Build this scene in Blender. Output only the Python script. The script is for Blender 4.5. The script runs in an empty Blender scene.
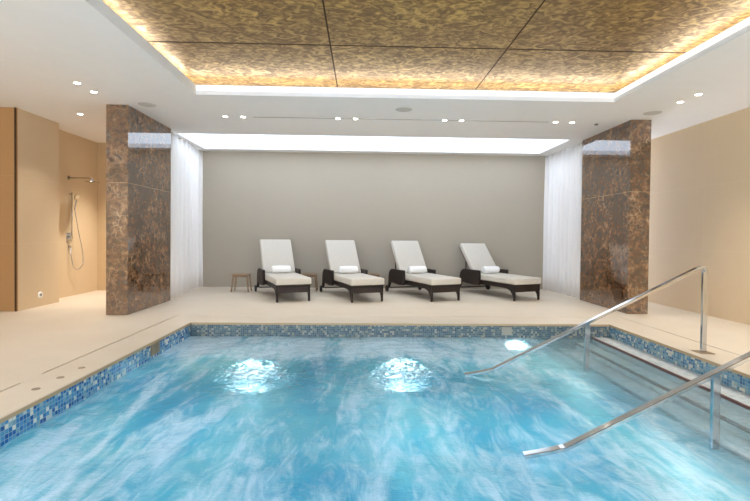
import bpy, bmesh, math, random
from mathutils import Vector, Matrix, noise
random.seed(7)
PI = math.pi
SC = bpy.context.scene
COL = SC.collection

# ------------------------------------------------------------------ materials
def lin(c):
    r = []
    for v in c[:3]:
        v = v / 255.0
        r.append(v / 12.92 if v <= 0.04045 else ((v + 0.055) / 1.055) ** 2.4)
    return (r[0], r[1], r[2], 1.0)

class NT:
    """tiny helper round a node tree"""
    def __init__(self, name):
        self.m = bpy.data.materials.new(name)
        self.m.use_nodes = True
        self.t = self.m.node_tree
        self.n = self.t.nodes
        self.n.clear()
        self.out = self.n.new('ShaderNodeOutputMaterial')
        self.tc = None
    def add(self, typ, **kw):
        nd = self.n.new(typ)
        for k, v in kw.items():
            setattr(nd, k, v)
        return nd
    def link(self, a, b):
        self.t.links.new(a, b)
    def set(self, sock, v):
        if hasattr(v, 'is_linked') or hasattr(v, 'links'):
            self.link(v, sock)
        else:
            sock.default_value = v
    def coords(self, which='Object'):
        if self.tc is None:
            self.tc = self.add('ShaderNodeTexCoord')
        return self.tc.outputs[which]
    def mapping(self, scale=(1, 1, 1), rot=(0, 0, 0), loc=(0, 0, 0), src=None):
        mp = self.add('ShaderNodeMapping')
        self.link(src or self.coords(), mp.inputs['Vector'])
        mp.inputs['Scale'].default_value = scale
        mp.inputs['Rotation'].default_value = rot
        mp.inputs['Location'].default_value = loc
        return mp.outputs['Vector']
    def noise(self, vec, scale, detail=4, rough=0.55, dist=0.0):
        nd = self.add('ShaderNodeTexNoise')
        self.link(vec, nd.inputs['Vector'])
        nd.inputs['Scale'].default_value = scale
        nd.inputs['Detail'].default_value = detail
        nd.inputs['Roughness'].default_value = rough
        nd.inputs['Distortion'].default_value = dist
        return nd.outputs['Fac']
    def ramp(self, fac, stops, interp='LINEAR'):
        nd = self.add('ShaderNodeValToRGB')
        cr = nd.color_ramp
        cr.interpolation = interp
        while len(cr.elements) < len(stops):
            cr.elements.new(0.5)
        for e, (p, c) in zip(cr.elements, stops):
            e.position = p
            e.color = c if len(c) == 4 else lin(c)
        self.link(fac, nd.inputs['Fac'])
        return nd.outputs['Color']
    def mix(self, fac, a, b, blend='MIX'):
        nd = self.add('ShaderNodeMix', data_type='RGBA', blend_type=blend)
        self.set(nd.inputs[0], fac)
        self.set(nd.inputs[6], a)
        self.set(nd.inputs[7], b)
        return nd.outputs[2]
    def math(self, op, a, b=0.0, c=None, clamp=False):
        nd = self.add('ShaderNodeMath', operation=op, use_clamp=clamp)
        self.set(nd.inputs[0], a)
        self.set(nd.inputs[1], b)
        if c is not None:
            self.set(nd.inputs[2], c)
        return nd.outputs[0]
    def smooth(self, v, lo, hi, to0=0.0, to1=1.0):
        nd = self.add('ShaderNodeMapRange', interpolation_type='SMOOTHSTEP')
        self.link(v, nd.inputs['Value'])
        nd.inputs['From Min'].default_value = lo
        nd.inputs['From Max'].default_value = hi
        nd.inputs['To Min'].default_value = to0
        nd.inputs['To Max'].default_value = to1
        return nd.outputs['Result']
    def bump(self, h, strength=0.3, dist=0.01):
        nd = self.add('ShaderNodeBump')
        self.link(h, nd.inputs['Height'])
        nd.inputs['Strength'].default_value = strength
        nd.inputs['Distance'].default_value = dist
        return nd.outputs['Normal']
    def pbr(self, color, rough=0.5, metal=0.0, spec=0.5, normal=None, ior=None):
        b = self.add('ShaderNodeBsdfPrincipled')
        self.set(b.inputs['Base Color'], color)
        self.set(b.inputs['Roughness'], rough)
        self.set(b.inputs['Metallic'], metal)
        self.set(b.inputs['Specular IOR Level'], spec)
        if ior:
            b.inputs['IOR'].default_value = ior
        if normal is not None:
            self.link(normal, b.inputs['Normal'])
        self.link(b.outputs[0], self.out.inputs['Surface'])
        return b

def simple(name, rgb, rough=0.5, metal=0.0, spec=0.5, var=0.04, nscale=6.0):
    t = NT(name)
    n = t.noise(t.mapping(), nscale)
    a = lin(rgb)
    lo = tuple(c * (1 - var) for c in a[:3]) + (1,)
    hi = tuple(min(1, c * (1 + var)) for c in a[:3]) + (1,)
    t.pbr(t.ramp(n, [(0.3, lo), (0.7, hi)]), rough, metal, spec)
    return t.m

def emit(name, rgb, strength):
    t = NT(name)
    e = t.add('ShaderNodeEmission')
    e.inputs['Color'].default_value = lin(rgb)
    e.inputs['Strength'].default_value = strength
    t.link(e.outputs[0], t.out.inputs['Surface'])
    return t.m

M = {}
M['ceiling'] = simple('ceiling_paint', (243, 242, 242), 0.75, spec=0.2, var=0.01)
M['white_trim'] = simple('white_paint', (238, 236, 232), 0.6, spec=0.3, var=0.01)
M['slot_line'] = simple('grey_slot', (168, 165, 162), 0.7, spec=0.2)
M['dark_gap'] = simple('dark_gap', (70, 52, 36), 0.7, spec=0.2)
M['speaker'] = simple('speaker_mesh', (205, 202, 198), 0.7, spec=0.2)
M['sensor'] = simple('sensor_plastic', (120, 118, 116), 0.5)
M['white_plastic'] = simple('white_plastic', (232, 228, 222), 0.35)
M['fabric_cover'] = simple('lounger_cushion_fabric', (205, 198, 186), 0.9, spec=0.15, var=0.03, nscale=30)
M['towel'] = simple('towel_cotton', (246, 244, 241), 0.95, spec=0.1, var=0.02, nscale=40)
M['cap'] = simple('brushed_cap', (150, 130, 105), 0.4, metal=0.3)
M['edge'] = simple('coping_edge_tan', (176, 150, 114), 0.55)  # tan, darker than the coping above it
M['skimmer'] = simple('skimmer_plastic', (158, 149, 134), 0.45)
M['nosing'] = simple('step_nosing', (92, 58, 52), 0.6)
M['rubber'] = simple('wheel_rubber', (22, 19, 18), 0.5)
M['dark_metal'] = simple('dark_metal', (40, 32, 27), 0.4, metal=0.4)

def chrome(name, rgb, rough):
    t = NT(name)
    n = t.noise(t.mapping(), 5)
    a = lin(rgb)
    t.pbr(t.ramp(n, [(0.3, tuple(c * 0.96 for c in a[:3]) + (1,)), (0.7, a)]), rough, 1.0)
    return t.m
M['chrome'] = chrome('polished_steel', (200, 201, 202), 0.09)

def m_floor():
    t = NT('beige_limestone')
    v = t.mapping()
    n1 = t.noise(v, 1.4, 5)
    n2 = t.noise(v, 40, 3)
    c = t.mix(0.12, t.ramp(n1, [(0.3, (212, 198, 178)), (0.7, (220, 207, 189))]), t.ramp(n2, [(0.3, (206, 190, 167)), (0.7, (240, 229, 212))]))
    b = t.add('ShaderNodeTexBrick')
    t.link(t.mapping(), b.inputs['Vector'])
    b.offset = 0.5
    b.inputs['Scale'].default_value = 1.0
    b.inputs['Brick Width'].default_value = 1.2
    b.inputs['Row Height'].default_value = 0.6
    b.inputs['Mortar Size'].default_value = 0.002
    b.inputs['Mortar Smooth'].default_value = 0.2
    c = t.mix(t.math('MULTIPLY', b.outputs['Fac'], 0.22), c, lin((190, 168, 138)))
    t.pbr(c, 0.42, spec=0.35)
    return t.m
M['floor'] = m_floor()

def m_wall(name, a, b_, joint, jw, jh, plane, rough=0.6, spec=0.3):
    """large wall panels with hair-thin joints; plane: 'x' wall runs along Y, 'y' wall runs along X"""
    t = NT(name)
    rot = (PI / 2, 0, 0) if plane == 'y' else (PI / 2, 0, PI / 2)
    sep = t.add('ShaderNodeSeparateXYZ'); t.link(t.coords(), sep.inputs[0])
    cmb = t.add('ShaderNodeCombineXYZ')
    t.link(sep.outputs['X' if plane == 'y' else 'Y'], cmb.inputs[0])
    t.link(sep.outputs['Z'], cmb.inputs[1])
    weave = t.noise(t.mapping(scale=(1, 1, 5), src=t.coords()), 22, 3)
    big = t.noise(t.mapping(), 0.8, 3)
    c = t.mix(0.5, t.ramp(big, [(0.3, a), (0.7, b_)]), t.ramp(weave, [(0.3, a), (0.7, b_)]))
    br = t.add('ShaderNodeTexBrick'); br.offset = 0.0
    t.link(cmb.outputs[0], br.inputs['Vector'])
    br.inputs['Scale'].default_value = 1.0
    br.inputs['Brick Width'].default_value = jw
    br.inputs['Row Height'].default_value = jh
    br.inputs['Mortar Size'].default_value = 0.003
    br.inputs['Mortar Smooth'].default_value = 0.3
    c = t.mix(t.math('MULTIPLY', br.outputs['Fac'], 0.5), c, lin(joint))
    t.pbr(c, rough, spec=spec)
    return t.m
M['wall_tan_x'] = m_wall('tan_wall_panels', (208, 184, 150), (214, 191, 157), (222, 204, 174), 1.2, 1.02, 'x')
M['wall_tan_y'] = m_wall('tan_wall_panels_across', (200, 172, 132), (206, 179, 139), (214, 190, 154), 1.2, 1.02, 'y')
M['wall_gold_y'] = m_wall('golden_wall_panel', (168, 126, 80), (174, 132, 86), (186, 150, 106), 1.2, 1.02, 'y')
M['wall_back'] = m_wall('taupe_wallcovering', (168, 158, 143), (173, 163, 148), (165, 155, 140), 9.0, 9.0, 'y', rough=0.8, spec=0.15)

def m_marble():
    t = NT('emperador_marble')
    v = t.mapping()
    warp = t.add('ShaderNodeTexNoise'); t.link(v, warp.inputs['Vector'])
    warp.inputs['Scale'].default_value = 4.0; warp.inputs['Detail'].default_value = 6
    add = t.add('ShaderNodeVectorMath', operation='MULTIPLY_ADD')
    t.link(warp.outputs['Color'], add.inputs[0]); add.inputs[1].default_value = (0.13, 0.13, 0.13); t.link(v, add.inputs[2])
    w = add.outputs[0]
    n1 = t.noise(w, 10.0, 10, 0.74, 0.25)
    base = t.ramp(n1, [(0.34, (34, 21, 15)), (0.43, (70, 46, 32)), (0.50, (110, 78, 52)), (0.58, (142, 106, 74)), (0.68, (192, 162, 128))])
    # angular broken fragments, each a little lighter or darker
    vc = t.add('ShaderNodeTexVoronoi', feature='F1'); t.link(w, vc.inputs['Vector']); vc.inputs['Scale'].default_value = 22
    sepc = t.add('ShaderNodeSeparateColor'); t.link(vc.outputs['Color'], sepc.inputs[0])
    frag = t.ramp(sepc.outputs[0], [(0.0, (46, 29, 20)), (0.45, (98, 68, 44)), (1.0, (156, 120, 86))])
    c = t.mix(0.38, base, frag)
    c = t.mix(t.smooth(t.noise(v, 2.2, 5, 0.6), 0.46, 0.66, 0.0, 0.6), c, lin((62, 38, 22)))
    vo = t.add('ShaderNodeTexVoronoi', feature='DISTANCE_TO_EDGE'); t.link(w, vo.inputs['Vector']); vo.inputs['Scale'].default_value = 11.0
    vein = t.smooth(vo.outputs['Distance'], 0.0, 0.05, 1.0, 0.0)
    pres = t.smooth(t.noise(v, 3.2, 5), 0.44, 0.62)
    c = t.mix(t.math('MULTIPLY', t.math('MULTIPLY', vein, pres), 0.38), c, lin((214, 190, 156)))
    v2 = t.add('ShaderNodeTexVoronoi', feature='DISTANCE_TO_EDGE'); t.link(w, v2.inputs['Vector']); v2.inputs['Scale'].default_value = 34
    dark = t.smooth(v2.outputs['Distance'], 0.0, 0.04, 1.0, 0.0)
    c = t.mix(t.math('MULTIPLY', dark, 0.3), c, lin((52, 32, 20)))
    sep = t.add('ShaderNodeSeparateXYZ'); t.link(v, sep.inputs[0])
    j = t.math('LESS_THAN', t.math('ABSOLUTE', t.math('SUBTRACT', sep.outputs['Z'], 1.93)), 0.003)
    c = t.mix(t.math('MULTIPLY', j, 0.7), c, lin((190, 160, 120)))
    t.pbr(c, 0.05, spec=0.5, ior=2.15)
    return t.m
M['marble'] = m_marble()

def m_gold():
    t = NT('gilded_plaster')
    v = t.mapping()
    n = t.noise(t.mapping(scale=(1.0, 1.25, 1)), 8.5, 3, 0.5, 1.5)
    n2 = t.noise(v, 1.3, 3)
    n3 = t.noise(t.mapping(scale=(1.0, 3.2, 1)), 16, 4, 0.6, 0.7)
    c = t.ramp(n, [(0.30, (104, 78, 48)), (0.44, (130, 100, 58)), (0.54, (172, 137, 76)), (0.66, (220, 182, 104))])
    c = t.mix(t.smooth(n2, 0.35, 0.7, 0.0, 0.35), c, lin((120, 86, 50)))
    c = t.mix(0.25, c, t.ramp(n3, [(0.35, (104, 77, 46)), (0.65, (194, 160, 98))]))
    rg = t.smooth(n, 0.3, 0.7, 0.5, 0.32)
    nb = t.bump(t.math('ADD', n, t.math('MULTIPLY', n3, 0.3)), 0.12, 0.02)
    t.pbr(c, rg, metal=0.45, normal=nb)
    return t.m
M['gold'] = m_gold()

def m_mosaic(name, plane, pal, grout, tile=0.033):
    t = NT(name)
    sep = t.add('ShaderNodeSeparateXYZ'); t.link(t.coords(), sep.inputs[0])
    u, w = {'x': ('Y', 'Z'), 'y': ('X', 'Z'), 'z': ('X', 'Y')}[plane]
    uu = t.math('DIVIDE', sep.outputs[u], tile); ww = t.math('DIVIDE', sep.outputs[w], tile)
    cmb = t.add('ShaderNodeCombineXYZ')
    t.link(t.math('FLOOR', uu), cmb.inputs[0]); t.link(t.math('FLOOR', ww), cmb.inputs[1])
    wn = t.add('ShaderNodeTexWhiteNoise', noise_dimensions='2D'); t.link(cmb.outputs[0], wn.inputs['Vector'])
    k = len(pal)
    c = t.ramp(wn.outputs['Value'], [(i / k, p) for i, p in enumerate(pal)], 'CONSTANT')
    fu = t.math('ABSOLUTE', t.math('SUBTRACT', t.math('FRACT', uu), 0.5))
    fw = t.math('ABSOLUTE', t.math('SUBTRACT', t.math('FRACT', ww), 0.5))
    g = t.math('GREATER_THAN', t.math('MAXIMUM', fu, fw), 0.445)
    c = t.mix(g, c, lin(grout))
    rg = t.math('MULTIPLY_ADD', g, 0.5, 0.15)
    t.pbr(c, rg, spec=0.5)
    return t.m
PAL = [(62, 112, 148), (92, 142, 168), (120, 158, 172), (74, 126, 160), (140, 168, 172), (104, 150, 172), (206, 202, 184), (86, 132, 152), (58, 102, 142), (128, 160, 166), (174, 184, 178), (96, 146, 176)]
PALB = [(36, 96, 158), (70, 136, 186), (110, 160, 190), (44, 110, 170), (140, 176, 192), (84, 146, 186), (222, 222, 210), (60, 122, 172), (30, 84, 146), (118, 158, 178), (186, 200, 204), (74, 140, 190)]
M['mosaic_x'] = m_mosaic('mosaic_long_walls', 'x', PALB, (150, 170, 178))
M['mosaic_xr'] = m_mosaic('mosaic_step_wall', 'x', PAL, (142, 156, 162), tile=0.030)
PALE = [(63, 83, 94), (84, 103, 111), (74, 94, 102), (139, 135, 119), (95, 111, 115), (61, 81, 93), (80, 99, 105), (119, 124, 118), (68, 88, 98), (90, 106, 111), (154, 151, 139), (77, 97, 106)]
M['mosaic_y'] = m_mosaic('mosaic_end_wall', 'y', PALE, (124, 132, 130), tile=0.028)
M['mosaic_z'] = m_mosaic('mosaic_floor', 'z', [(40, 150, 200), (60, 165, 208), (90, 180, 214), (50, 155, 205)], (110, 180, 206))
M['step_tile'] = m_mosaic('step_tile', 'z', [(206, 208, 204), (216, 216, 210), (198, 202, 200), (220, 220, 214)], (190, 192, 190), tile=0.05)

def m_rattan():
    t = NT('woven_rattan')
    v = t.mapping()
    w1 = t.add('ShaderNodeTexWave', bands_direction='Y'); t.link(v, w1.inputs['Vector']); w1.inputs['Scale'].default_value = 26
    w2 = t.add('ShaderNodeTexWave', bands_direction='Z'); t.link(v, w2.inputs['Vector']); w2.inputs['Scale'].default_value = 34
    h = t.math('MAXIMUM', w1.outputs['Fac'], w2.outputs['Fac'])
    c = t.ramp(h, [(0.2, (15, 10, 8)), (0.9, (44, 31, 25))])
    t.pbr(c, 0.45, spec=0.4, normal=t.bump(h, 0.5, 0.006))
    return t.m
M['rattan'] = m_rattan()

def m_wood():
    t = NT('pale_wood')
    n = t.noise(t.mapping(scale=(1, 12, 1)), 7, 4)
    t.pbr(t.ramp(n, [(0.3, (128, 102, 76)), (0.7, (160, 132, 102))]), 0.5)
    return t.m
M['wood'] = m_wood()

def m_curtain():
    t = NT('sheer_white_curtain')
    n = t.noise(t.mapping(scale=(1, 1, 0.1)), 2, 2)
    c = t.ramp(n, [(0.3, (241, 238, 236)), (0.7, (245, 243, 242))])
    d = t.add('ShaderNodeBsdfDiffuse'); t.link(c, d.inputs['Color'])
    tr = t.add('ShaderNodeBsdfTranslucent'); t.link(c, tr.inputs['Color'])
    mx = t.add('ShaderNodeMixShader'); mx.inputs[0].default_value = 0.08
    t.link(d.outputs[0], mx.inputs[1]); t.link(tr.outputs[0], mx.inputs[2])
    t.link(mx.outputs[0], t.out.inputs['Surface'])
    return t.m
M['curtain'] = m_curtain()

GEYSERS = [(-1.06, 4.62, 0.52), (0.45, 4.66, 0.52), (2.08, 5.85, 0.22)]
def m_water():
    t = NT('churning_pool_water')
    v = t.coords()
    sep = t.add('ShaderNodeSeparateXYZ'); t.link(v, sep.inputs[0])
    X, Y = sep.outputs['X'], sep.outputs['Y']
    # long swept streaks of foam running down the pool
    st = t.noise(t.mapping(scale=(1.9, 0.42, 1), rot=(0, 0, 0.12)), 1.25, 6, 0.62, 0.9)
    fine = t.noise(t.mapping(scale=(3.0, 1.1, 1), loc=(3, 1, 0)), 2.4, 6, 0.65, 1.3)
    body = t.noise(t.mapping(scale=(1.0, 0.6, 1), loc=(7, 2, 0)), 1.3, 4, 0.5, 0.6)
    s = t.math('ADD', t.math('MULTIPLY', st, 0.60), t.math('MULTIPLY', fine, 0.40))
    back = t.smooth(Y, 4.9, 5.6, 0.0, 0.16)
    back = t.math('MULTIPLY', back, t.smooth(X, 1.2, 2.6, 1.0, 0.2))
    near = t.smooth(Y, 2.9, 3.7, 0.045, 0.0)
    s = t.math('ADD', s, t.math('ADD', back, near))
    foam = t.smooth(s, 0.45, 0.68)
    deep = t.ramp(body, [(0.30, (48, 144, 174)), (0.5, (84, 170, 184)), (0.7, (126, 190, 190))])
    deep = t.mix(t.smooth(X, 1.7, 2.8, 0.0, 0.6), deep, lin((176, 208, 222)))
    c = t.mix(t.math('MULTIPLY', foam, 0.85), deep, lin((222, 232, 236)))
    # boiling spots over the air jets, their white froth also painting light glints
    boil = None
    for gx, gy, gr in GEYSERS:
        dx = t.math('SUBTRACT', X, gx); dy = t.math('SUBTRACT', Y, gy)
        d = t.math('SQRT', t.math('ADD', t.math('MULTIPLY', dx, dx), t.math('MULTIPLY', dy, dy)))
        k = t.smooth(d, gr * 0.2, gr * 1.6, 1.0, 0.0)
        boil = k if boil is None else t.math('MAXIMUM', boil, k)
    chop = t.noise(t.mapping(scale=(1.0, 1.9, 1)), 14, 4, 0.62, 0.9)
    froth_glint = t.smooth(t.math('MULTIPLY', boil, t.noise(t.mapping(scale=(1, 2.2, 1)), 14, 4, 0.7, 1.2)), 0.40, 0.60)
    c = t.mix(t.math('MULTIPLY', froth_glint, 0.8), c, lin((244, 248, 250)))
    bn1 = t.add('ShaderNodeBump'); t.link(chop, bn1.inputs['Height'])
    t.link(t.math('MULTIPLY_ADD', boil, 1.1, 0.22), bn1.inputs['Strength'])
    bn1.inputs['Distance'].default_value = 0.05
    N = bn1.outputs['Normal']
    spk = t.noise(t.mapping(scale=(1.0, 0.8, 1), loc=(5, 5, 0)), 10, 2, 0.55, 0.8)
    bn2 = t.add('ShaderNodeBump'); t.link(spk, bn2.inputs['Height']); t.link(N, bn2.inputs['Normal'])
    t.link(t.math('MULTIPLY', boil, 1.0), bn2.inputs['Strength']); bn2.inputs['Distance'].default_value = 0.10
    NS = bn2.outputs['Normal']
    dif = t.add('ShaderNodeBsdfDiffuse'); t.link(c, dif.inputs['Color']); t.link(N, dif.inputs['Normal'])
    tra = t.add('ShaderNodeBsdfTransparent'); tra.inputs['Color'].default_value = (0.87, 0.96, 1.0, 1)
    clear = t.smooth(X, 1.9, 2.7, 0.22, 0.62)                    # shallow, less aerated water over the steps
    opac = t.math('SUBTRACT', 1.0, clear)
    opac = t.math('MAXIMUM', opac, t.math('MULTIPLY', foam, t.smooth(X, 1.9, 2.8, 0.8, 0.45)), clamp=True)
    rf = t.add('ShaderNodeBsdfRefraction'); rf.inputs['Color'].default_value = (0.62, 0.92, 0.97, 1)
    rf.inputs['IOR'].default_value = 1.14; rf.inputs['Roughness'].default_value = 0.0; t.link(NS, rf.inputs['Normal'])
    mc = t.add('ShaderNodeMixShader'); t.link(t.smooth(X, 2.0, 2.6, 1.0, 0.0), mc.inputs[0])
    t.link(tra.outputs[0], mc.inputs[1]); t.link(rf.outputs[0], mc.inputs[2])
    tl = t.add('ShaderNodeBsdfTranslucent'); t.link(c, tl.inputs['Color'])
    md = t.add('ShaderNodeMixShader'); md.inputs[0].default_value = 0.4
    t.link(dif.outputs[0], md.inputs[1]); t.link(tl.outputs[0], md.inputs[2])
    opac = t.math('SUBTRACT', opac, t.math('MULTIPLY', boil, 0.3), clamp=True)
    opac = t.math('MAXIMUM', opac, t.math('MULTIPLY', froth_glint, 0.8))
    mb = t.add('ShaderNodeMixShader'); t.link(opac, mb.inputs[0])
    t.link(mc.outputs[0], mb.inputs[1]); t.link(md.outputs[0], mb.inputs[2])
    gl = t.add('ShaderNodeBsdfGlossy'); gl.inputs['Roughness'].default_value = 0.06; t.link(NS, gl.inputs['Normal'])
    fr = t.add('ShaderNodeFresnel'); fr.inputs['IOR'].default_value = 1.33; t.link(N, fr.inputs['Normal'])
    geo = t.add('ShaderNodeNewGeometry')
    ms = t.add('ShaderNodeMixShader'); t.link(t.math('MULTIPLY', fr.outputs[0], t.math('SUBTRACT', 1.0, geo.outputs['Backfacing'])), ms.inputs[0])
    t.link(mb.outputs[0], ms.inputs[1]); t.link(gl.outputs[0], ms.inputs[2])
    t.link(ms.outputs[0], t.out.inputs['Surface'])
    return t.m
M['water'] = m_water()

M['sky_panel'] = emit('luminous_ceiling_panel', (224, 238, 255), 1.65)
M['led'] = emit('warm_led_tape', (248, 246, 238), 11.5)
M['edge_strip'] = emit('emissive_edge_strip', (255, 246, 232), 0.75)
M['lens'] = emit('downlight_lens', (255, 248, 236), 12.0)
M['pool_lens'] = emit('pool_light_lens', (240, 250, 255), 20.0)

# ------------------------------------------------------------------ mesh helpers
def obj(name, bm, mat, parent=None, smooth=False, bevel=0.0, seg=2, recalc=True):
    if recalc: bmesh.ops.recalc_face_normals(bm, faces=bm.faces[:])
    me = bpy.data.meshes.new(name)
    bm.to_mesh(me); bm.free()
    if smooth:
        for p in me.polygons: p.use_smooth = True
    me.materials.append(mat)
    o = bpy.data.objects.new(name, me)
    COL.objects.link(o)
    if parent is not None: o.parent = parent
    if bevel > 0:
        md = o.modifiers.new('bevel', 'BEVEL'); md.width = bevel; md.segments = seg
        md.limit_method = 'ANGLE'; md.angle_limit = math.radians(40)
    return o

def thing(name, label, cat, loc=(0, 0, 0), rz=0.0, group=None):
    o = bpy.data.objects.new(name, None)
    o.empty_display_size = 0.1
    COL.objects.link(o)
    o.location = loc; o.rotation_euler = (0, 0, rz)
    tag(o, label, cat, group)
    return o

def tag(o, label=None, cat=None, group=None, kind=None):
    if label: o['label'] = label
    if cat: o['category'] = cat
    if group: o['group'] = group
    if kind: o['kind'] = kind
    return o

def struct(name, bm, mat, label=None, **kw):
    o = obj(name, bm, mat, **kw)
    o['kind'] = 'structure'
    if label: o['label'] = label; o['category'] = name.split('_')[0]
    return o

def dup(root, loc, rz=None, label=None):
    r = root.copy(); COL.objects.link(r); r.location = loc
    if rz is not None: r.rotation_euler = (0, 0, rz)
    if label: r['label'] = label
    for ch in list(root.children):
        c = ch.copy(); COL.objects.link(c); c.parent = r
        for g in list(ch.children):
            d = g.copy(); COL.objects.link(d); d.parent = c
    return r

def B(): return bmesh.new()

def box(bm, x0, x1, y0, y1, z0, z1):
    v = [bm.verts.new(p) for p in ((x0, y0, z0), (x1, y0, z0), (x1, y1, z0), (x0, y1, z0), (x0, y0, z1), (x1, y0, z1), (x1, y1, z1), (x0, y1, z1))]
    for f in ((0, 3, 2, 1), (4, 5, 6, 7), (0, 1, 5, 4), (1, 2, 6, 5), (2, 3, 7, 6), (3, 0, 4, 7)):
        bm.faces.new([v[i] for i in f])
    return bm

def prism_x(bm, pts, x0, x1):
    """closed polygon in (y, z) extruded along x"""
    a = [bm.verts.new((x0, y, z)) for y, z in pts]
    b = [bm.verts.new((x1, y, z)) for y, z in pts]
    n = len(pts)
    bm.faces.new(a); bm.faces.new(b[::-1])
    for i in range(n):
        bm.faces.new((a[i], a[(i + 1) % n], b[(i + 1) % n], b[i]))
    return bm

def cyl(bm, c, axis, r, h, n=24, r2=None):
    """cylinder starting at c along axis"""
    axis = Vector(axis).normalized()
    up = Vector((0, 0, 1)) if abs(axis.z) < 0.9 else Vector((1, 0, 0))
    u = axis.cross(up).normalized(); w = axis.cross(u)
    r2 = r if r2 is None else r2
    c = Vector(c)
    A = [bm.verts.new(c + (u * math.cos(2 * PI * i / n) + w * math.sin(2 * PI * i / n)) * r) for i in range(n)]
    Bv = [bm.verts.new(c + axis * h + (u * math.cos(2 * PI * i / n) + w * math.sin(2 * PI * i / n)) * r2) for i in range(n)]
    bm.faces.new(A); bm.faces.new(Bv[::-1])
    for i in range(n):
        bm.faces.new((A[i], A[(i + 1) % n], Bv[(i + 1) % n], Bv[i]))
    return bm

def tube(bm, pts, r, n=10, shape=None, rs=None):
    """sweep of a round (or given 2D) section along a poly-line"""
    P = [Vector(p) for p in pts]
    rings = []
    prev = None
    for i, p in enumerate(P):
        d = (P[min(i + 1, len(P) - 1)] - P[max(i - 1, 0)]).normalized()
        if prev is None:
            up = Vector((0, 0, 1)) if abs(d.z) < 0.95 else Vector((0, 1, 0))
            u = d.cross(up).normalized()
        else:
            u = (prev - d * prev.dot(d)).normalized()
        prev = u
        w = u.cross(d)
        k = rs[i] if rs else 1.0
        if shape:
            rings.append([bm.verts.new(p + u * a * k + w * b * k) for a, b in shape])
        else:
            rings.append([bm.verts.new(p + (u * math.cos(2 * PI * j / n) + w * math.sin(2 * PI * j / n)) * r * k) for j in range(n)])
    m = len(rings[0])
    for a, b in zip(rings, rings[1:]):
        for j in range(m):
            bm.faces.new((a[j], a[(j + 1) % m], b[(j + 1) % m], b[j]))
    bm.faces.new(rings[0][::-1]); bm.faces.new(rings[-1])
    return bm

def spline(pts, k=6):
    """Catmull-Rom through points"""
    P = [Vector(p) for p in pts]
    P = [P[0] * 2 - P[1]] + P + [P[-1] * 2 - P[-2]]
    out = []
    for i in range(1, len(P) - 2):
        for j in range(k):
            t = j / k
            a, b, c, d = P[i - 1], P[i], P[i + 1], P[i + 2]
            out.append(0.5 * ((2 * b) + (c - a) * t + (2 * a - 5 * b + 4 * c - d) * t * t + (3 * b - a - 3 * c + d) * t ** 3))
    out.append(P[-2])
    return out

def slab_holes(xs, ys, holes, z0, z1):
    """one closed slab on a grid of lines with rectangular holes (i0,i1,j0,j1 cell ranges)"""
    bm = B()
    nx, ny = len(xs) - 1, len(ys) - 1
    solid = [[not any(h[0] <= i < h[1] and h[2] <= j < h[3] for h in holes) for j in range(ny)] for i in range(nx)]
    cache = {}
    def V(i, j, k):
        if (i, j, k) not in cache:
            cache[(i, j, k)] = bm.verts.new((xs[i], ys[j], z1 if k else z0))
        return cache[(i, j, k)]
    S = lambda i, j: 0 <= i < nx and 0 <= j < ny and solid[i][j]
    for i in range(nx):
        for j in range(ny):
            if not solid[i][j]: continue
            bm.faces.new((V(i, j, 1), V(i + 1, j, 1), V(i + 1, j + 1, 1), V(i, j + 1, 1)))
            bm.faces.new((V(i, j, 0), V(i, j + 1, 0), V(i + 1, j + 1, 0), V(i + 1, j, 0)))
            if not S(i - 1, j): bm.faces.new((V(i, j, 0), V(i, j, 1), V(i, j + 1, 1), V(i, j + 1, 0)))
            if not S(i + 1, j): bm.faces.new((V(i + 1, j, 0), V(i + 1, j + 1, 0), V(i + 1, j + 1, 1), V(i + 1, j, 1)))
            if not S(i, j - 1): bm.faces.new((V(i, j, 0), V(i + 1, j, 0), V(i + 1, j, 1), V(i, j, 1)))
            if not S(i, j + 1): bm.faces.new((V(i, j + 1, 0), V(i, j + 1, 1), V(i + 1, j + 1, 1), V(i + 1, j + 1, 0)))
    return bm

# ------------------------------------------------------------------ dimensions
H = 3.06                       # ceiling height
PX0, PX1, PY0, PY1 = -2.33, 3.46, 0.85, 6.33     # pool opening
GX0, GX1, GY0, GY1 = -2.70, 3.91, 0.45, 6.84     # drain groove round the coping
CX0, CX1, CY0, CY1 = -2.24, 3.43, 0.85, 6.27     # coffer opening
SX0, SX1, SY0, SY1 = -3.47, 3.93, 8.72, 10.22    # luminous slot
RX0, RX1, RY0, RY1 = -6.6, 5.42, -2.6, 10.52     # room
WZ = -0.20                     # water level

# ------------------------------------------------------------------ setting
g = 0.014
struct('floor', slab_holes([RX0, GX0 - g, GX1 + g, RX1], [RY0, GY0 - g, GY1 + g, RY1], [(1, 2, 1, 2)], -0.15, 0.0), M['floor'],
       'pale beige stone floor around the pool')
struct('ceiling', slab_holes([RX0, SX0, CX0, CX1, SX1, RX1], [RY0, CY0, CY1, SY0, SY1, RY1], [(2, 3, 1, 2), (1, 4, 3, 4)], H, H + 0.12), M['ceiling'],
       'smooth white ceiling with a large gold recess')
struct('wall_back', box(B(), -3.80, 4.50, RY1, RY1 + 0.15, 0, H), M['wall_back'], 'plain taupe wall behind the loungers')
struct('wall_right', box(B(), RX1, RX1 + 0.15, RY0, RY1, 0, H), M['wall_tan_x'], 'tan panelled wall along the right side')
struct('wall_left', box(B(), RX0, -5.20, 7.12, 8.06, 0, H), M['wall_tan_x'], 'tan wall block at the far left beside the shower')
struct('wall_left_recess', box(B(), -5.65, -5.50, 8.06, 9.74, 0, H), M['wall_tan_x'], 'tan wall carrying the shower')
struct('wall_left_end', box(B(), -5.65, -3.66, 9.74, 9.90, 0, H), M['wall_tan_y'], 'tan end wall behind the left marble column')
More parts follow.
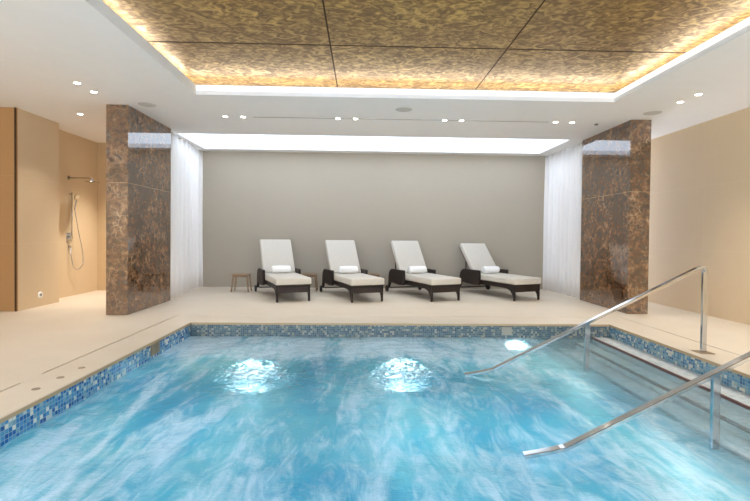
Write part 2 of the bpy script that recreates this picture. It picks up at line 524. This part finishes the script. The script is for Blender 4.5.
struct('wall_left_front', box(B(), RX0, -5.203, 7.085, 7.118, 0, H), M['wall_gold_y'], 'golden tan wall panel at the left edge')
struct('trim_1', box(B(), -5.222, -5.196, 7.076, 7.084, 0, H), M['dark_gap'], 'dark vertical joint at the corner of the left tan wall')

struct('wall_left_side', box(B(), RX0 - 0.15, RX0, RY0, 8.06, 0, H), M['wall_tan_x'])  # unseen wall added to block stray light from the left
struct('wall_front_added', box(B(), RX0, RX1, RY0 - 0.15, RY0, 0, 1.35), M['wall_tan_y'])  # unseen low wall added so the steel posts reflect tan
# drain channel: dark bottom below the groove
bm = slab_holes([GX0 - 0.05, GX0 + 0.05, GX1 - 0.05, GX1 + 0.05], [GY0 - 0.05, GY0 + 0.05, GY1 - 0.05, GY1 + 0.05], [(1, 2, 1, 2)], -0.05, -0.018)
struct('trim_2', bm, M['dark_gap'], 'dark drainage groove around the pool edge')
struct('trim_3', box(B(), GX0 - 0.016, GX0 + 0.016, 3.72, 3.97, -0.016, 0.001), M['floor'], 'stone piece bridging the drainage groove on the left')
# thin slots that the downlights sit in
struct('trim_4', box(B(), -1.75, 2.98, 7.395, 7.42, H - 0.004, H + 0.01), M['slot_line'], 'thin grey slot line in the ceiling between the downlights')

# luminous panel in the slot above the loungers
pn = obj('ceiling_light_panel', box(B(), SX0 + 0.001, SX1 - 0.001, SY0 + 0.001, SY1 - 0.001, H + 0.085, H + 0.105), M['sky_panel'])
tag(pn, 'long bright white light panel recessed in the ceiling above the loungers', 'light panel')

# upper box of the coffer: its sides and the part of the lid behind the camera
E_ = 0.42
bm = slab_holes([CX0 - E_ - 0.05, CX0 - E_, CX1 + E_, CX1 + E_ + 0.05], [CY0 - E_ - 0.05, CY0 - E_, CY1 + E_, CY1 + E_ + 0.05], [(1, 2, 1, 2)], H + 0.12, H + 0.30)
struct('trim_5', bm, M['white_trim'], 'white sides of the light cove around the gold ceiling')
GZ = H + 0.26
XS = [CX0 - E_, -0.38, 1.61, CX1 + E_]
YS = [CY0 - E_, 1.2, 3.205, 5.21, CY1 + E_]
names = {(0, 3): 'mottled gold ceiling panel above the left marble column, back row', (1, 3): 'mottled gold ceiling panel in the middle of the back row',
         (2, 3): 'mottled gold ceiling panel above the right marble column, back row', (0, 2): 'mottled gold ceiling panel at the top left of the photo, in front of the back row',
         (1, 2): 'mottled gold ceiling panel at the top middle of the photo, in front of the back row', (2, 2): 'mottled gold ceiling panel at the top right of the photo, in front of the back row'}
for (i, j), lab in names.items():
    q = 0.009
    o = obj('ceiling_panel', box(B(), XS[i] + q, XS[i + 1] - q, YS[j] + 0.016, YS[j + 1] - 0.016, GZ, GZ + 0.0012), M['gold'])
    tag(o, lab, 'ceiling panel', 'gold ceiling panels')
struct('ceiling_recess', box(B(), XS[0], XS[3], YS[0], YS[2] - 0.009, GZ, GZ + 0.0012), M['gold'], None)
struct('trim_6', box(B(), XS[0], XS[3], YS[0], YS[4], GZ + 0.0016, GZ + 0.03), M['dark_gap'], 'dark joints between the gold ceiling panels')

# LED tapes hidden on the ledge, one per side
LZ = H + 0.121
for lab, a in (('warm light tape on the ledge along the left edge of the gold ceiling', (CX0 - 0.22, CX0 - 0.18, CY0, CY1 + 0.16)),
               ('warm light tape on the ledge along the right edge of the gold ceiling', (CX1 + 0.18, CX1 + 0.22, CY0, CY1 + 0.16)),
               ('warm light tape on the ledge along the back edge of the gold ceiling', (CX0 - 0.16, CX1 + 0.16, CY1 + 0.18, CY1 + 0.22))):
    o = obj('cove_light', box(B(), *a, LZ, LZ + 0.012), M['led'])
    tag(o, lab, 'cove light', 'cove lights')
# emissive white strips on the back and right lips
o = obj('lip_strip', box(B(), CX0 + 0.0, CX1, CY1 - 0.006, CY1 + 0.0, H + 0.055, H + 0.122), M['edge_strip'])
tag(o, 'glowing white edge strip along the back lip of the gold ceiling', 'light strip', 'edge strips of the gold ceiling')
o = obj('lip_strip', box(B(), CX1 - 0.006, CX1, CY0, CY1 - 0.007, H + 0.055, H + 0.122), M['edge_strip'])
tag(o, 'glowing white edge strip along the right lip of the gold ceiling', 'light strip', 'edge strips of the gold ceiling')

# ------------------------------------------------------------------ columns
def column(x0, x1, y0, y1, lab):
    o = obj('marble_column', box(B(), x0, x1, y0, y1, 0, H), M['marble'], bevel=0.004, seg=1)
    tag(o, lab, 'column', 'brown marble columns')
column(-3.735, -3.422, 6.83, 8.34, 'brown marble slab column left of the loungers, beside the shower')
column(4.195, 4.525, 7.17, 8.77, 'brown marble slab column right of the loungers, behind the handrail')

# ------------------------------------------------------------------ curtains
def curtain(xa, xb, ya, yb, folds, amp, lab, seed, side):
    rnd = random.Random(seed)
    root = thing('curtain', lab, 'curtain', ((xa + xb) / 2, (ya + yb) / 2, 0), 0, 'white curtains')
    L = math.hypot(xb - xa, yb - ya)
    dx, dy = (xb - xa) / L, (yb - ya) / L
    n = folds * 16
    ph = [rnd.uniform(0.75, 1.25) for _ in range(folds)]
    bm = B()
    cols = []
    for i in range(n + 1):
        s = i / n * L
        f = i / 16
        k = ph[min(int(f), folds - 1)]
        col = []
        for j in range(9):
            zz = 0.004 + (H - 0.008) * j / 8
            a = amp * k * (1.0 - 0.25 * j / 8) * side * (0.5 * math.cos(2 * PI * f) + 0.16 * math.cos(4 * PI * f + 0.9)) + 0.006 * math.sin(5 * f + 2.0 * zz)
            px = xa + dx * s + dy * a - (xa + xb) / 2
            py = ya + dy * s - dx * a - (ya + yb) / 2
            col.append(bm.verts.new((px, py, zz)))
        cols.append(col)
    for a, b in zip(cols, cols[1:]):
        for j in range(8):
            bm.faces.new((a[j], b[j], b[j + 1], a[j + 1]))
    o = obj('fabric', bm, M['curtain'], root, smooth=True)
    sd = o.modifiers.new('thick', 'SOLIDIFY'); sd.thickness = 0.003
    bm = B()
    tube(bm, [(xa - (xa + xb) / 2, ya - (ya + yb) / 2, H - 0.012), (xb - (xa + xb) / 2, yb - (ya + yb) / 2, H - 0.012)], 0.01, shape=[(-0.012, -0.008), (0.012, -0.008), (0.012, 0.008), (-0.012, 0.008)])
    obj('track', bm, M['white_trim'], root)
curtain(-3.53, -3.67, 8.36, 10.517, 8, 0.11, 'white pleated floor-length curtain between the left column and the back wall', 3, 1)
curtain(4.31, 4.23, 8.80, 10.517, 9, 0.11, 'white pleated floor-length curtain between the right column and the back wall', 5, -1)

# ------------------------------------------------------------------ pool
pool = thing('swimming_pool', 'indoor pool basin lined with blue and white mosaic under a stone coping', 'pool', (0, 0, 0))
BZ = -1.5
obj('basin_wall', box(B(), PX0 - 0.12, PX0, PY0, PY1, BZ, -0.032), M['mosaic_x'], pool)
obj('basin_wall', box(B(), PX1, PX1 + 0.12, PY0, PY1, BZ, -0.032), M['mosaic_xr'], pool)
obj('basin_wall', box(B(), PX0 - 0.12, PX1 + 0.12, PY1, PY1 + 0.12, BZ, -0.032), M['mosaic_y'], pool)
obj('basin_wall', box(B(), PX0 - 0.12, PX1 + 0.12, PY0 - 0.12, PY0, BZ, -0.032), M['mosaic_y'], pool)
obj('basin_floor', box(B(), PX0 - 0.12, PX1 + 0.12, PY0 - 0.12, PY1 + 0.12, BZ - 0.1, BZ), M['mosaic_z'], pool)
obj('coping', slab_holes([GX0, PX0 + 0.012, PX1 - 0.012, GX1], [GY0, PY0 + 0.012, PY1 - 0.012, GY1], [(1, 2, 1, 2)], -0.03, 0.0), M['floor'], pool, bevel=0.008, seg=2)
obj('coping_edge', slab_holes([PX0 + 0.0005, PX0 + 0.016, PX1 - 0.016, PX1 - 0.0005], [PY0 + 0.0005, PY0 + 0.016, PY1 - 0.016, PY1 - 0.0005], [(1, 2, 1, 2)], -0.034, -0.006), M['edge'], pool)
steps = [(3.20, -0.188), (2.98, -0.27), (2.71, -0.35), (2.40, -0.44)]
for k, (sx, sz) in enumerate(steps):
    x1 = PX1 if k == 0 else steps[k - 1][0]
    s = obj('step', box(B(), sx, x1 - 0.0005, PY0, PY1, BZ, sz), M['step_tile'], pool)
    obj('nosing', box(B(), sx - 0.004, sx + 0.026, PY0 + 0.001, PY1 - 0.001, sz - 0.02, sz + 0.003), M['nosing'], s)

# water surface: a choppy sheet with real waves, rising over the air jets
bm = B()
nx, ny = 240, 230
rows = []
for j in range(ny + 1):
    y = PY0 + 0.001 + (PY1 - PY0 - 0.002) * j / ny
    r = []
    for i in range(nx + 1):
        x = PX0 + 0.001 + (PX1 - PX0 - 0.002) * i / nx
        z = 0.022 * noise.noise(Vector((x * 1.3, y * 0.8, 0.3))) + 0.010 * noise.noise(Vector((x * 3.1, y * 2.6, 4.0))) + 0.005 * noise.noise(Vector((x * 7, y * 8, 9.0)))
        calm = 1.0 - 0.75 * min(1, max(0, (x - 2.2) / 0.9))
        z *= calm
        for gx, gy, gr in GEYSERS:
            d2 = ((x - gx) ** 2 + (y - gy) ** 2) / gr ** 2
            if d2 < 6:
                e = math.exp(-d2)
                z += e * (0.02 + 0.022 * noise.noise(Vector((x * 9, y * 12, 2.0))) + 0.012 * noise.noise(Vector((x * 21, y * 26, 5.0))))
        for gx, gy, gr, dp in ((1.15, 3.0, 0.45, 0.075), (1.2, 4.76, 0.4, 0.045)):
            z -= dp * math.exp(-((x - gx) ** 2 + (y - gy) ** 2) / gr ** 2)
        r.append(bm.verts.new((x, y, WZ + z)))
    rows.append(r)
for a, b in zip(rows, rows[1:]):
    for i in range(nx):
        bm.faces.new((a[i], a[i + 1], b[i + 1], b[i]))
w = obj('pool_water', bm, M['water'], smooth=True, recalc=False)
tag(w, 'churning turquoise pool water with white foam streaks', 'water', kind='stuff')

# underwater lights in the end wall; added unseen point lights brighten the water
PL = 10
def water_fill(x, y, z, e):
    l = bpy.data.lights.new('water_fill', 'POINT'); l.energy = e; l.color = (0.9, 1.0, 0.97); l.shadow_soft_size = 0.0
    o = bpy.data.objects.new('water_fill', l); COL.objects.link(o); o.location = (x, y, z)
for x, z, r, lab in ((-1.50, -1.18, 0.105, 'round underwater light glinting through the water left of the pool centre'),
                  (0.56, -1.18, 0.105, 'round underwater light glinting through the water near the pool centre'),
                  (2.12, -0.38, 0.10, 'round glowing disc standing for a bright reflection near the surface at the right of the back pool wall')):  # last disc is added, glowing in place of a surface reflection
    t = thing('underwater_light_glint', lab, 'pool light', (x, PY1, z), 0, 'underwater lights')
    bm = B(); cyl(bm, (0, -0.0005, 0), (0, -1, 0), r * 1.3, 0.02, 28, r * 1.2); obj('rim', bm, M['chrome'], t)
    bm = B(); cyl(bm, (0, -0.021, 0), (0, -1, 0), r, 0.012, 28, r * 0.9); obj('lens', bm, M['pool_lens'], t)
for x in (-1.5, 0.5, 2.0):
    for y in (1.7, 3.3, 5.0):
        water_fill(x, y, -0.85, PL)

# rectangular covers in the mosaic band
t = thing('skimmer_cover', 'small beige rectangular cover in the mosaic of the back pool wall', 'skimmer cover', (2.01, PY1 - 0.001, -0.105))
obj('frame', slab_holes([-0.07, -0.055, 0.055, 0.07], [-0.014, 0.0], [], -0.055, 0.055), M['skimmer'], t, bevel=0.003)
obj('flap', box(B(), -0.05, 0.05, -0.020, -0.0145, -0.036, 0.036), M['skimmer'], t)
t = thing('skimmer_cover', 'small brownish rectangular cover in the mosaic of the left pool wall', 'skimmer cover', (PX0 + 0.001, 5.25, -0.10))
obj('frame', box(B(), 0.0, 0.014, -0.10, 0.10, -0.06, 0.06), M['cap'], t, bevel=0.003)
obj('flap', box(B(), 0.0145, 0.020, -0.08, 0.08, -0.042, 0.042), M['cap'], t)

# three small caps set in the left coping
for k, (x, y, lab) in enumerate(((-2.483, 3.58, 'small round cap in the left pool coping, nearest of three'), (-2.483, 3.865, 'small round cap in the left pool coping, middle of three'), (-2.478, 4.145, 'small round cap in the left pool coping, farthest of three'))):
    bm = B(); cyl(bm, (0, 0, 0), (0, 0, 1), 0.030, 0.004, 20, 0.026)
    o = obj('deck_cap', bm, M['cap']); o.location = (x, y, 0.0)
    tag(o, lab, 'cap', 'caps in the pool coping')

# ------------------------------------------------------------------ handrails
def handrail():
    root = thing('handrail', 'polished steel handrail reaching over the pool steps, far one near the right column', 'handrail', (3.608, 4.763, 0), 0, 'handrails over the pool steps')
    sec = [(-0.014, -0.024), (-0.011, -0.027), (0.011, -0.027), (0.014, -0.024), (0.014, 0.024), (0.011, 0.027), (-0.011, 0.027), (-0.014, 0.024)]
    tp = (0.0, 0.905)
    sl = 0.5
    path = [(0, 0, 0.85), (0, 0, 0.868), (-0.008, 0, 0.888), (-0.026, 0, 0.899), (-0.05, 0, 0.899), (-0.09, 0, 0.884)]
    for k in range(1, 11):
        x = -0.09 - k * 0.2165
        path.append((x, 0, 0.884 + (x + 0.09) * 0.4975))
    path += [(-2.29, 0, -0.198), (-2.35, 0, -0.212), (-2.43, 0, -0.226), (-2.53, 0, -0.243)]
    bm = B(); tube(bm, path, 0, shape=sec); obj('rail', bm, M['chrome'], root, bevel=0.0)
    bm = B(); box(bm, -0.027, 0.027, -0.014, 0.014, 0.006, 0.855); p = obj('post', bm, M['chrome'], root, bevel=0.004)
    bm = B(); box(bm, -0.075, 0.075, -0.075, 0.075, 0.0, 0.006); obj('base_plate', bm, M['cap'], p, bevel=0.002)
    zt = 0.884 + (-1.245 + 0.09) * 0.4975 - 0.012
    bm = B(); box(bm, -1.272, -1.218, -0.0135, 0.0135, steps[3][1], zt); obj('post', bm, M['chrome'], root, bevel=0.004)
    return root
hr = handrail()
dup(hr, (3.608, 3.0, 0), 0, 'polished steel handrail reaching over the pool steps, near one cut by the right edge')

# ------------------------------------------------------------------ sun loungers
def rounded_box(bm, x0, x1, y0, y1, z0, z1, r=0.03, crown=0.012, nx=8, ny=16):
    """soft cushion: a bevelled box with a crowned top"""
    box(bm, x0, x1, y0, y1, z0, z1)
    bmesh.ops.bevel(bm, geom=bm.edges[:], offset=r, segments=3, affect='EDGES', profile=0.6)
    return bm

LOUNGERS = [(-1.57, 9.15, 21.5, 55, 'white-cushioned dark rattan sun lounger, first from the left, beside the wooden stool'),
            (-0.225, 9.17, 20.0, 55, 'white-cushioned dark rattan sun lounger, second from the left'),
            (1.195, 9.34, 21.5, 55, 'white-cushioned dark rattan sun lounger, third from the left'),
            (2.765, 9.50, 21.5, 49, 'white-cushioned dark rattan sun lounger, rightmost, nearest the right curtain, leaned back furthest')]
def make_lounger(x, y, rz, ang, lab):
    root = thing('sun_lounger', lab, 'sun lounger', (x, y, 0), math.radians(rz), 'sun loungers along the back wall')
    WF, WA = 0.288, 0.355
    # side panels: rear leg arch, arm and rounded rear shoulder
    prof = [(0.80, 0.10), (0.775, 0.16), (0.765, 0.25), (0.76, 0.34), (0.735, 0.42), (0.68, 0.475), (0.60, 0.50), (0.07, 0.505), (0.05, 0.50), (0.045, 0.205), (0.25, 0.19), (0.50, 0.205), (0.63, 0.22), (0.695, 0.19), (0.735, 0.13), (0.755, 0.08)]
    for s in (-1, 1):
        sp = obj('side_panel', prism_x(B(), prof, s * WA - 0.025, s * WA + 0.025), M['rattan'], root, bevel=0.008)
        bm = B(); cyl(bm, (s * (WA + 0.046) - 0.0175, 0.775, 0.0675), (1, 0, 0), 0.0675, 0.035, 24)
        wh = obj('wheel', bm, M['rubber'], sp, bevel=0.008)
        bm = B(); cyl(bm, (s * (WA + 0.066) - 0.003, 0.775, 0.0675), (1, 0, 0), 0.022, 0.006, 16)
        obj('hub', bm, M['dark_metal'], sp)
        rail = [(0.60, 0.290), (0.60, 0.205), (0.0, 0.215), (-0.50, 0.220), (-0.72, 0.215), (-0.80, 0.195), (-0.86, 0.165), (-0.955, 0.165), (-0.955, 0.290)]
        obj('side_rail', prism_x(B(), rail, s * WF - 0.020, s * WF + 0.020), M['rattan'], root, bevel=0.006)
        leg = [(-0.84, 0.164), (-0.878, 0.14), (-0.905, 0.10), (-0.918, 0.05), (-0.924, 0.0), (-0.950, 0.0), (-0.954, 0.10), (-0.955, 0.164)]
        obj('leg', prism_x(B(), leg, s * WF - 0.018, s * WF + 0.018), M['rattan'], root, bevel=0.004)
    bm = B(); box(bm, -WF + 0.021, WF - 0.021, -0.950, -0.925, 0.165, 0.256); ap = obj('front_apron', bm, M['rattan'], root, bevel=0.006)
    bm = B(); box(bm, -WF + 0.021, WF - 0.021, -0.955, -0.920, 0.255, 0.290); obj('top_bar', bm, M['rattan'], ap, bevel=0.006)
    bm = B(); box(bm, -0.325, 0.325, -0.95, 0.40, 0.291, 0.304); obj('seat_deck', bm, M['rattan'], root)
    bm = B(); cyl(bm, (-WA + 0.026, 0.765, 0.085), (1, 0, 0), 0.012, 2 * WA - 0.052, 12); obj('axle', bm, M['dark_metal'], root)
    bm = B(); rounded_box(bm, -0.325, 0.325, -0.975, 0.33, 0.305, 0.425, 0.028)
    for v in bm.verts:
        if v.co.z > 0.40: v.co.z += 0.012 * (1 - (v.co.x / 0.33) ** 2)
    obj('seat_cushion', bm, M['fabric_cover'], root, smooth=True)
    # backrest in its own frame, hinged at the head of the seat
    R = Matrix.Translation(Vector((0, 0.335, 0.36))) @ Matrix.Rotation(math.radians(ang), 4, 'X')
    bm = B(); rounded_box(bm, -0.325, 0.325, 0.03, 0.84, -0.005, 0.095, 0.026); bm.transform(R); obj('back_cushion', bm, M['fabric_cover'], root, smooth=True)
    bm = B(); box(bm, -0.305, 0.305, 0.0, 0.815, -0.032, -0.006); bm.transform(R); bk = obj('backrest', bm, M['rattan'], root, bevel=0.005)
    bm = B()
    a = R @ Vector((-0.24, 0.55, -0.034)); b = R @ Vector((0.24, 0.55, -0.034))
    tube(bm, [a, (-0.24, 0.72, 0.26), (0.24, 0.72, 0.26), b], 0.011, 8); obj('support_bracket', bm, M['dark_metal'], root)
    return root
def make_towel():
    bm = B()
    n = 32; prof = [(-0.19, 0.30), (-0.188, 0.72), (-0.175, 0.93), (-0.145, 1.0), (0, 1.03), (0.145, 1.0), (0.175, 0.93), (0.188, 0.72), (0.19, 0.30)]
    rings = []
    for x, k in prof:
        ring = []
        for i in range(n):
            a = 2 * PI * i / n
            rr = 0.073 * k * (1 + 0.10 * (i / n if i > n * 0.2 else 0.0))
            ring.append(bm.verts.new((x, math.cos(a) * rr * 1.12, 0.070 + math.sin(a) * rr * 0.95)))
        rings.append(ring)
    for a, b in zip(rings, rings[1:]):
        for j in range(n):
            bm.faces.new((a[j], a[(j + 1) % n], b[(j + 1) % n], b[j]))
    bm.faces.new(rings[0][::-1]); bm.faces.new(rings[-1])
    return bm
T0 = None
TL = ['rolled white towel on the first lounger from the left', 'rolled white towel on the second lounger from the left', 'rolled white towel on the third lounger from the left', 'rolled white towel on the rightmost lounger']
for k, (x, y, a, ang, lab) in enumerate(LOUNGERS):
    make_lounger(x, y, a, ang, lab)
    rz = math.radians(a)
    ly = 0.160
    p = (x - ly * math.sin(rz), y + ly * math.cos(rz), 0.437)
    if T0 is None:
        T0 = obj('rolled_towel', make_towel(), M['towel'], smooth=True); o = T0
    else:
        o = T0.copy(); COL.objects.link(o)
    o.location = p; o.rotation_euler = (0, 0, rz)
    tag(o, TL[k], 'towel', 'rolled towels on the loungers')

# ------------------------------------------------------------------ wooden stools
def make_stool():
    root = thing('stool', 'low pale wooden stool standing left of the first lounger', 'stool', (0, 0, 0), 0, 'wooden stools between the loungers')
    obj('seat', box(B(), -0.172, 0.172, -0.14, 0.14, 0.345, 0.370), M['wood'], root, bevel=0.005)
    for sx in (-1, 1):
        for sy in (-1, 1):
            bm = B(); tube(bm, [(sx * 0.140, sy * 0.11, 0.346), (sx * 0.175, sy * 0.14, 0.0)], 0.0, shape=[(-0.015, -0.015), (0.015, -0.015), (0.015, 0.015), (-0.015, 0.015)], rs=[1.1, 0.8])
            obj('leg', bm, M['wood'], root)
    bm = B(); box(bm, -0.13, 0.13, -0.122, -0.106, 0.310, 0.344); obj('apron', bm, M['wood'], root)
    return root
S0 = make_stool()
S0.location = (-2.52, 9.72, 0)
dup(S0, (-1.14, 9.93, 0), 0, 'low wooden stool half hidden between the first and second loungers')
dup(S0, (0.21, 10.03, 0), 0, 'low wooden stool mostly hidden between the second and third loungers')

# ------------------------------------------------------------------ shower
sh = thing('shower_set', 'chrome wall shower with overhead arm, hand spray and hose on the left tan wall', 'shower', (-5.50, 8.80, 0))
bm = B(); tube(bm, [(0.0, 0, 2.22), (0.40, 0, 2.22)] + [(0.43, 0, 2.212), (0.44, 0, 2.19), (0.44, 0, 2.17)], 0.013, 12); a = obj('shower_arm', bm, M['chrome'], sh, smooth=True)
bm = B(); cyl(bm, (0, 0, 2.22), (1, 0, 0), 0.04, 0.012, 24); obj('rosette', bm, M['chrome'], a)
bm = B(); cyl(bm, (0.44, 0, 2.172), (0, 0, -1), 0.025, 0.02, 24, 0.12); cyl(bm, (0.44, 0, 2.1521), (0, 0, -1), 0.12, 0.012, 28); obj('shower_head', bm, M['chrome'], sh)
bm = B(); tube(bm, [(0.05, 0.02, 1.12), (0.05, 0.02, 1.95)], 0.011, 12); sb = obj('slide_bar', bm, M['chrome'], sh, smooth=True)
for z in (1.17, 1.92):
    bm = B(); cyl(bm, (0.0, 0.02, z), (1, 0, 0), 0.014, 0.055, 14); obj('bracket', bm, M['chrome'], sb)
bm = B(); tube(bm, [(0.075, 0.06, 1.62), (0.085, 0.07, 1.74), (0.10, 0.08, 1.82)], 0.013, 12); hs = obj('hand_spray', bm, M['chrome'], sh, smooth=True)
bm = B(); cyl(bm, (0.092, 0.08, 1.865), (1, -0.1, -0.25), 0.055, 0.022, 24); obj('spray_face', bm, M['chrome'], hs)
bm = B(); box(bm, 0.0, 0.012, -0.075, 0.075, 1.03, 1.19); vp = obj('valve_plate', bm, M['chrome'], sh, bevel=0.004)
bm = B(); cyl(bm, (0.012, 0, 1.11), (1, 0, 0), 0.035, 0.05, 20); obj('valve_knob', bm, M['chrome'], vp)
bm = B(); tube(bm, [(0.04, -0.015, 1.11), (0.055, -0.09, 1.06)], 0.008, 8); obj('lever', bm, M['chrome'], vp)
bm = B(); cyl(bm, (0.0, 0, 0.93), (1, 0, 0), 0.025, 0.035, 16); obj('hose_outlet', bm, M['chrome'], sh)
bm = B(); tube(bm, spline([(0.03, 0.0, 0.92), (0.05, 0.0, 0.75), (0.07, 0.03, 0.56), (0.10, 0.12, 0.50), (0.14, 0.20, 0.60), (0.14, 0.19, 0.85), (0.11, 0.11, 1.25), (0.08, 0.06, 1.62)], 8), 0.008, 8); obj('hose', bm, M['chrome'], sh, smooth=True)

# round white plate low on the left wall
t = thing('wall_outlet', 'small round white outlet low on the left tan wall', 'outlet', (-5.20, 7.60, 0.185))
bm = B(); cyl(bm, (0, 0, 0), (1, 0, 0), 0.055, 0.010, 28, 0.05); obj('plate', bm, M['white_plastic'], t)
bm = B(); cyl(bm, (0.010, 0, 0), (1, 0, 0), 0.018, 0.004, 16); obj('nozzle', bm, M['sensor'], t)

# ------------------------------------------------------------------ ceiling fittings
def make_downlight():
    root = thing('downlight', 'x', 'downlight', (0, 0, H), 0, 'recessed ceiling downlights')
    bm = B()
    n = 24
    A = [bm.verts.new((math.cos(2 * PI * i / n) * 0.052, math.sin(2 * PI * i / n) * 0.052, -0.001)) for i in range(n)]
    Bv = [bm.verts.new((math.cos(2 * PI * i / n) * 0.046, math.sin(2 * PI * i / n) * 0.046, -0.006)) for i in range(n)]
    Cv = [bm.verts.new((math.cos(2 * PI * i / n) * 0.036, math.sin(2 * PI * i / n) * 0.036, -0.001)) for i in range(n)]
    for i in range(n):
        k = (i + 1) % n
        bm.faces.new((A[i], A[k], Bv[k], Bv[i])); bm.faces.new((Bv[i], Bv[k], Cv[k], Cv[i]))
    obj('ring', bm, M['white_trim'], root, smooth=True)
    bm = B(); cyl(bm, (0, 0, -0.004), (0, 0, 1), 0.035, 0.003, 24); obj('lens', bm, M['lens'], root)
    return root
DL = [(-3.57, 5.88, 'ceiling downlight above the left deck, nearer of the pair'), (-3.57, 6.24, 'ceiling downlight above the left deck, farther of the pair'),
      (-4.45, 7.41, 'single ceiling downlight in front of the shower'),
      (-2.19, 7.41, 'left ceiling downlight of the leftmost pair before the bright panel'), (-1.91, 7.41, 'right ceiling downlight of the leftmost pair before the bright panel'),
      (-0.41, 7.41, 'left ceiling downlight of the second pair from the left before the bright panel'), (-0.13, 7.41, 'right ceiling downlight of the second pair from the left before the bright panel'),
      (1.30, 7.41, 'left ceiling downlight of the third pair from the left before the bright panel'), (1.57, 7.41, 'right ceiling downlight of the third pair from the left before the bright panel'),
      (3.10, 7.41, 'left ceiling downlight of the rightmost pair before the bright panel'), (3.37, 7.41, 'right ceiling downlight of the rightmost pair before the bright panel'),
      (4.31, 6.21, 'ceiling downlight above the right deck, farther of the pair'), (4.31, 5.87, 'ceiling downlight above the right deck, nearer of the pair')]
def spot(x, y, e, tilt=0.0, ang=95, col=(1.0, 0.95, 0.87), r=0.05):
    l = bpy.data.lights.new('downlight_and_fill_beam', 'SPOT')
    l.energy = e; l.spot_size = math.radians(ang); l.spot_blend = 0.9; l.color = col; l.shadow_soft_size = r
    o = bpy.data.objects.new('downlight_and_fill_beam', l); COL.objects.link(o)
    o.location = (x, y, H - 0.02); o.rotation_euler = (math.radians(tilt), 0, 0)
    return o
D0 = None
for x, y, lab in DL:
    if D0 is None:
        D0 = make_downlight(); o = D0; o.location = (x, y, H); o['label'] = lab
    else:
        o = dup(D0, (x, y, H), 0, lab)
    spot(x, y, 40 if x < -4 else 36 if x > 4 else 20, 0)
for y in (4.2, 2.5, 0.8):
    spot(-3.57, y, 25); spot(4.31, y, 60)  # added beams without fixtures, brightening the side decks

spot(-4.45, 9.0, 180)  # added unseen beam, no fixture, to lift the shower recess
def disc(name, x, y, r, mat, lab, cat, group=None, h=0.006):
    bm = B(); cyl(bm, (0, 0, -h), (0, 0, 1), r * 0.94, h, 36, r)
    o = obj(name, bm, mat); o.location = (x, y, H)
    tag(o, lab, cat, group)
for x, y, lab in ((-3.13, 6.80, 'round flush ceiling speaker near the left marble column'), (0.59, 6.82, 'round flush ceiling speaker in the middle behind the gold recess'), (4.28, 6.77, 'round flush ceiling speaker near the right marble column')):
    disc('ceiling_speaker', x, y, 0.125, M['speaker'], lab, 'speaker', 'round ceiling speakers')
disc('smoke_detector', 3.80, 7.48, 0.03, M['sensor'], 'tiny grey sensor in the ceiling near the right marble column', 'sensor', h=0.02)

# ------------------------------------------------------------------ world, lights, camera
wd = bpy.data.worlds.new('world'); SC.world = wd; wd.use_nodes = True
bg = wd.node_tree.nodes['Background']
bg.inputs['Color'].default_value = lin((226, 239, 255)); bg.inputs['Strength'].default_value = 5.6

# calibrated camera: focal length 461.9 px on a 750 px wide frame, principal row 242.95
f = 461.9; cy = 242.95
def Rm(a, b, c):
    ca, sa, cb, sb, cc, s2 = math.cos(a), math.sin(a), math.cos(b), math.sin(b), math.cos(c), math.sin(c)
    Rx = Matrix(((1, 0, 0), (0, ca, -sa), (0, sa, ca))); Ry = Matrix(((cb, 0, sb), (0, 1, 0), (-sb, 0, cb))); Rz = Matrix(((cc, -s2, 0), (s2, cc, 0), (0, 0, 1)))
    return Rz @ Rx @ Ry
Rw = Rm(0.016176, -0.027175, 0.010274)          # (x right, y down, z forward) -> camera axes
rows = [Rw[i] for i in range(3)]
def tow(v): return Vector((v[0], v[2], -v[1]))
xr, yd, zf = tow(rows[0]), tow(rows[1]), tow(rows[2])
mat = Matrix((( xr.x, -yd.x, -zf.x), (xr.y, -yd.y, -zf.y), (xr.z, -yd.z, -zf.z)))
cam = bpy.data.cameras.new('camera'); cam.sensor_width = 36; cam.sensor_fit = 'HORIZONTAL'
cam.lens = 36 * f / 750; cam.shift_y = (cy - 250.5) / 750; cam.clip_start = 0.05
co = bpy.data.objects.new('camera', cam); COL.objects.link(co)
co.matrix_world = Matrix.Translation((0, 0, 1.2)) @ mat.to_4x4()
SC.camera = co
vs = SC.view_settings
vs.view_transform = 'Standard'; vs.look = 'None'; vs.gamma = 1.0; vs.exposure = 0.96; vs.use_curve_mapping = False
SC.cycles.max_bounces = 10; SC.cycles.diffuse_bounces = 6; SC.cycles.transparent_max_bounces = 12
SC.cycles.sample_clamp_indirect = 6.0
SC.cycles.caustics_reflective = False
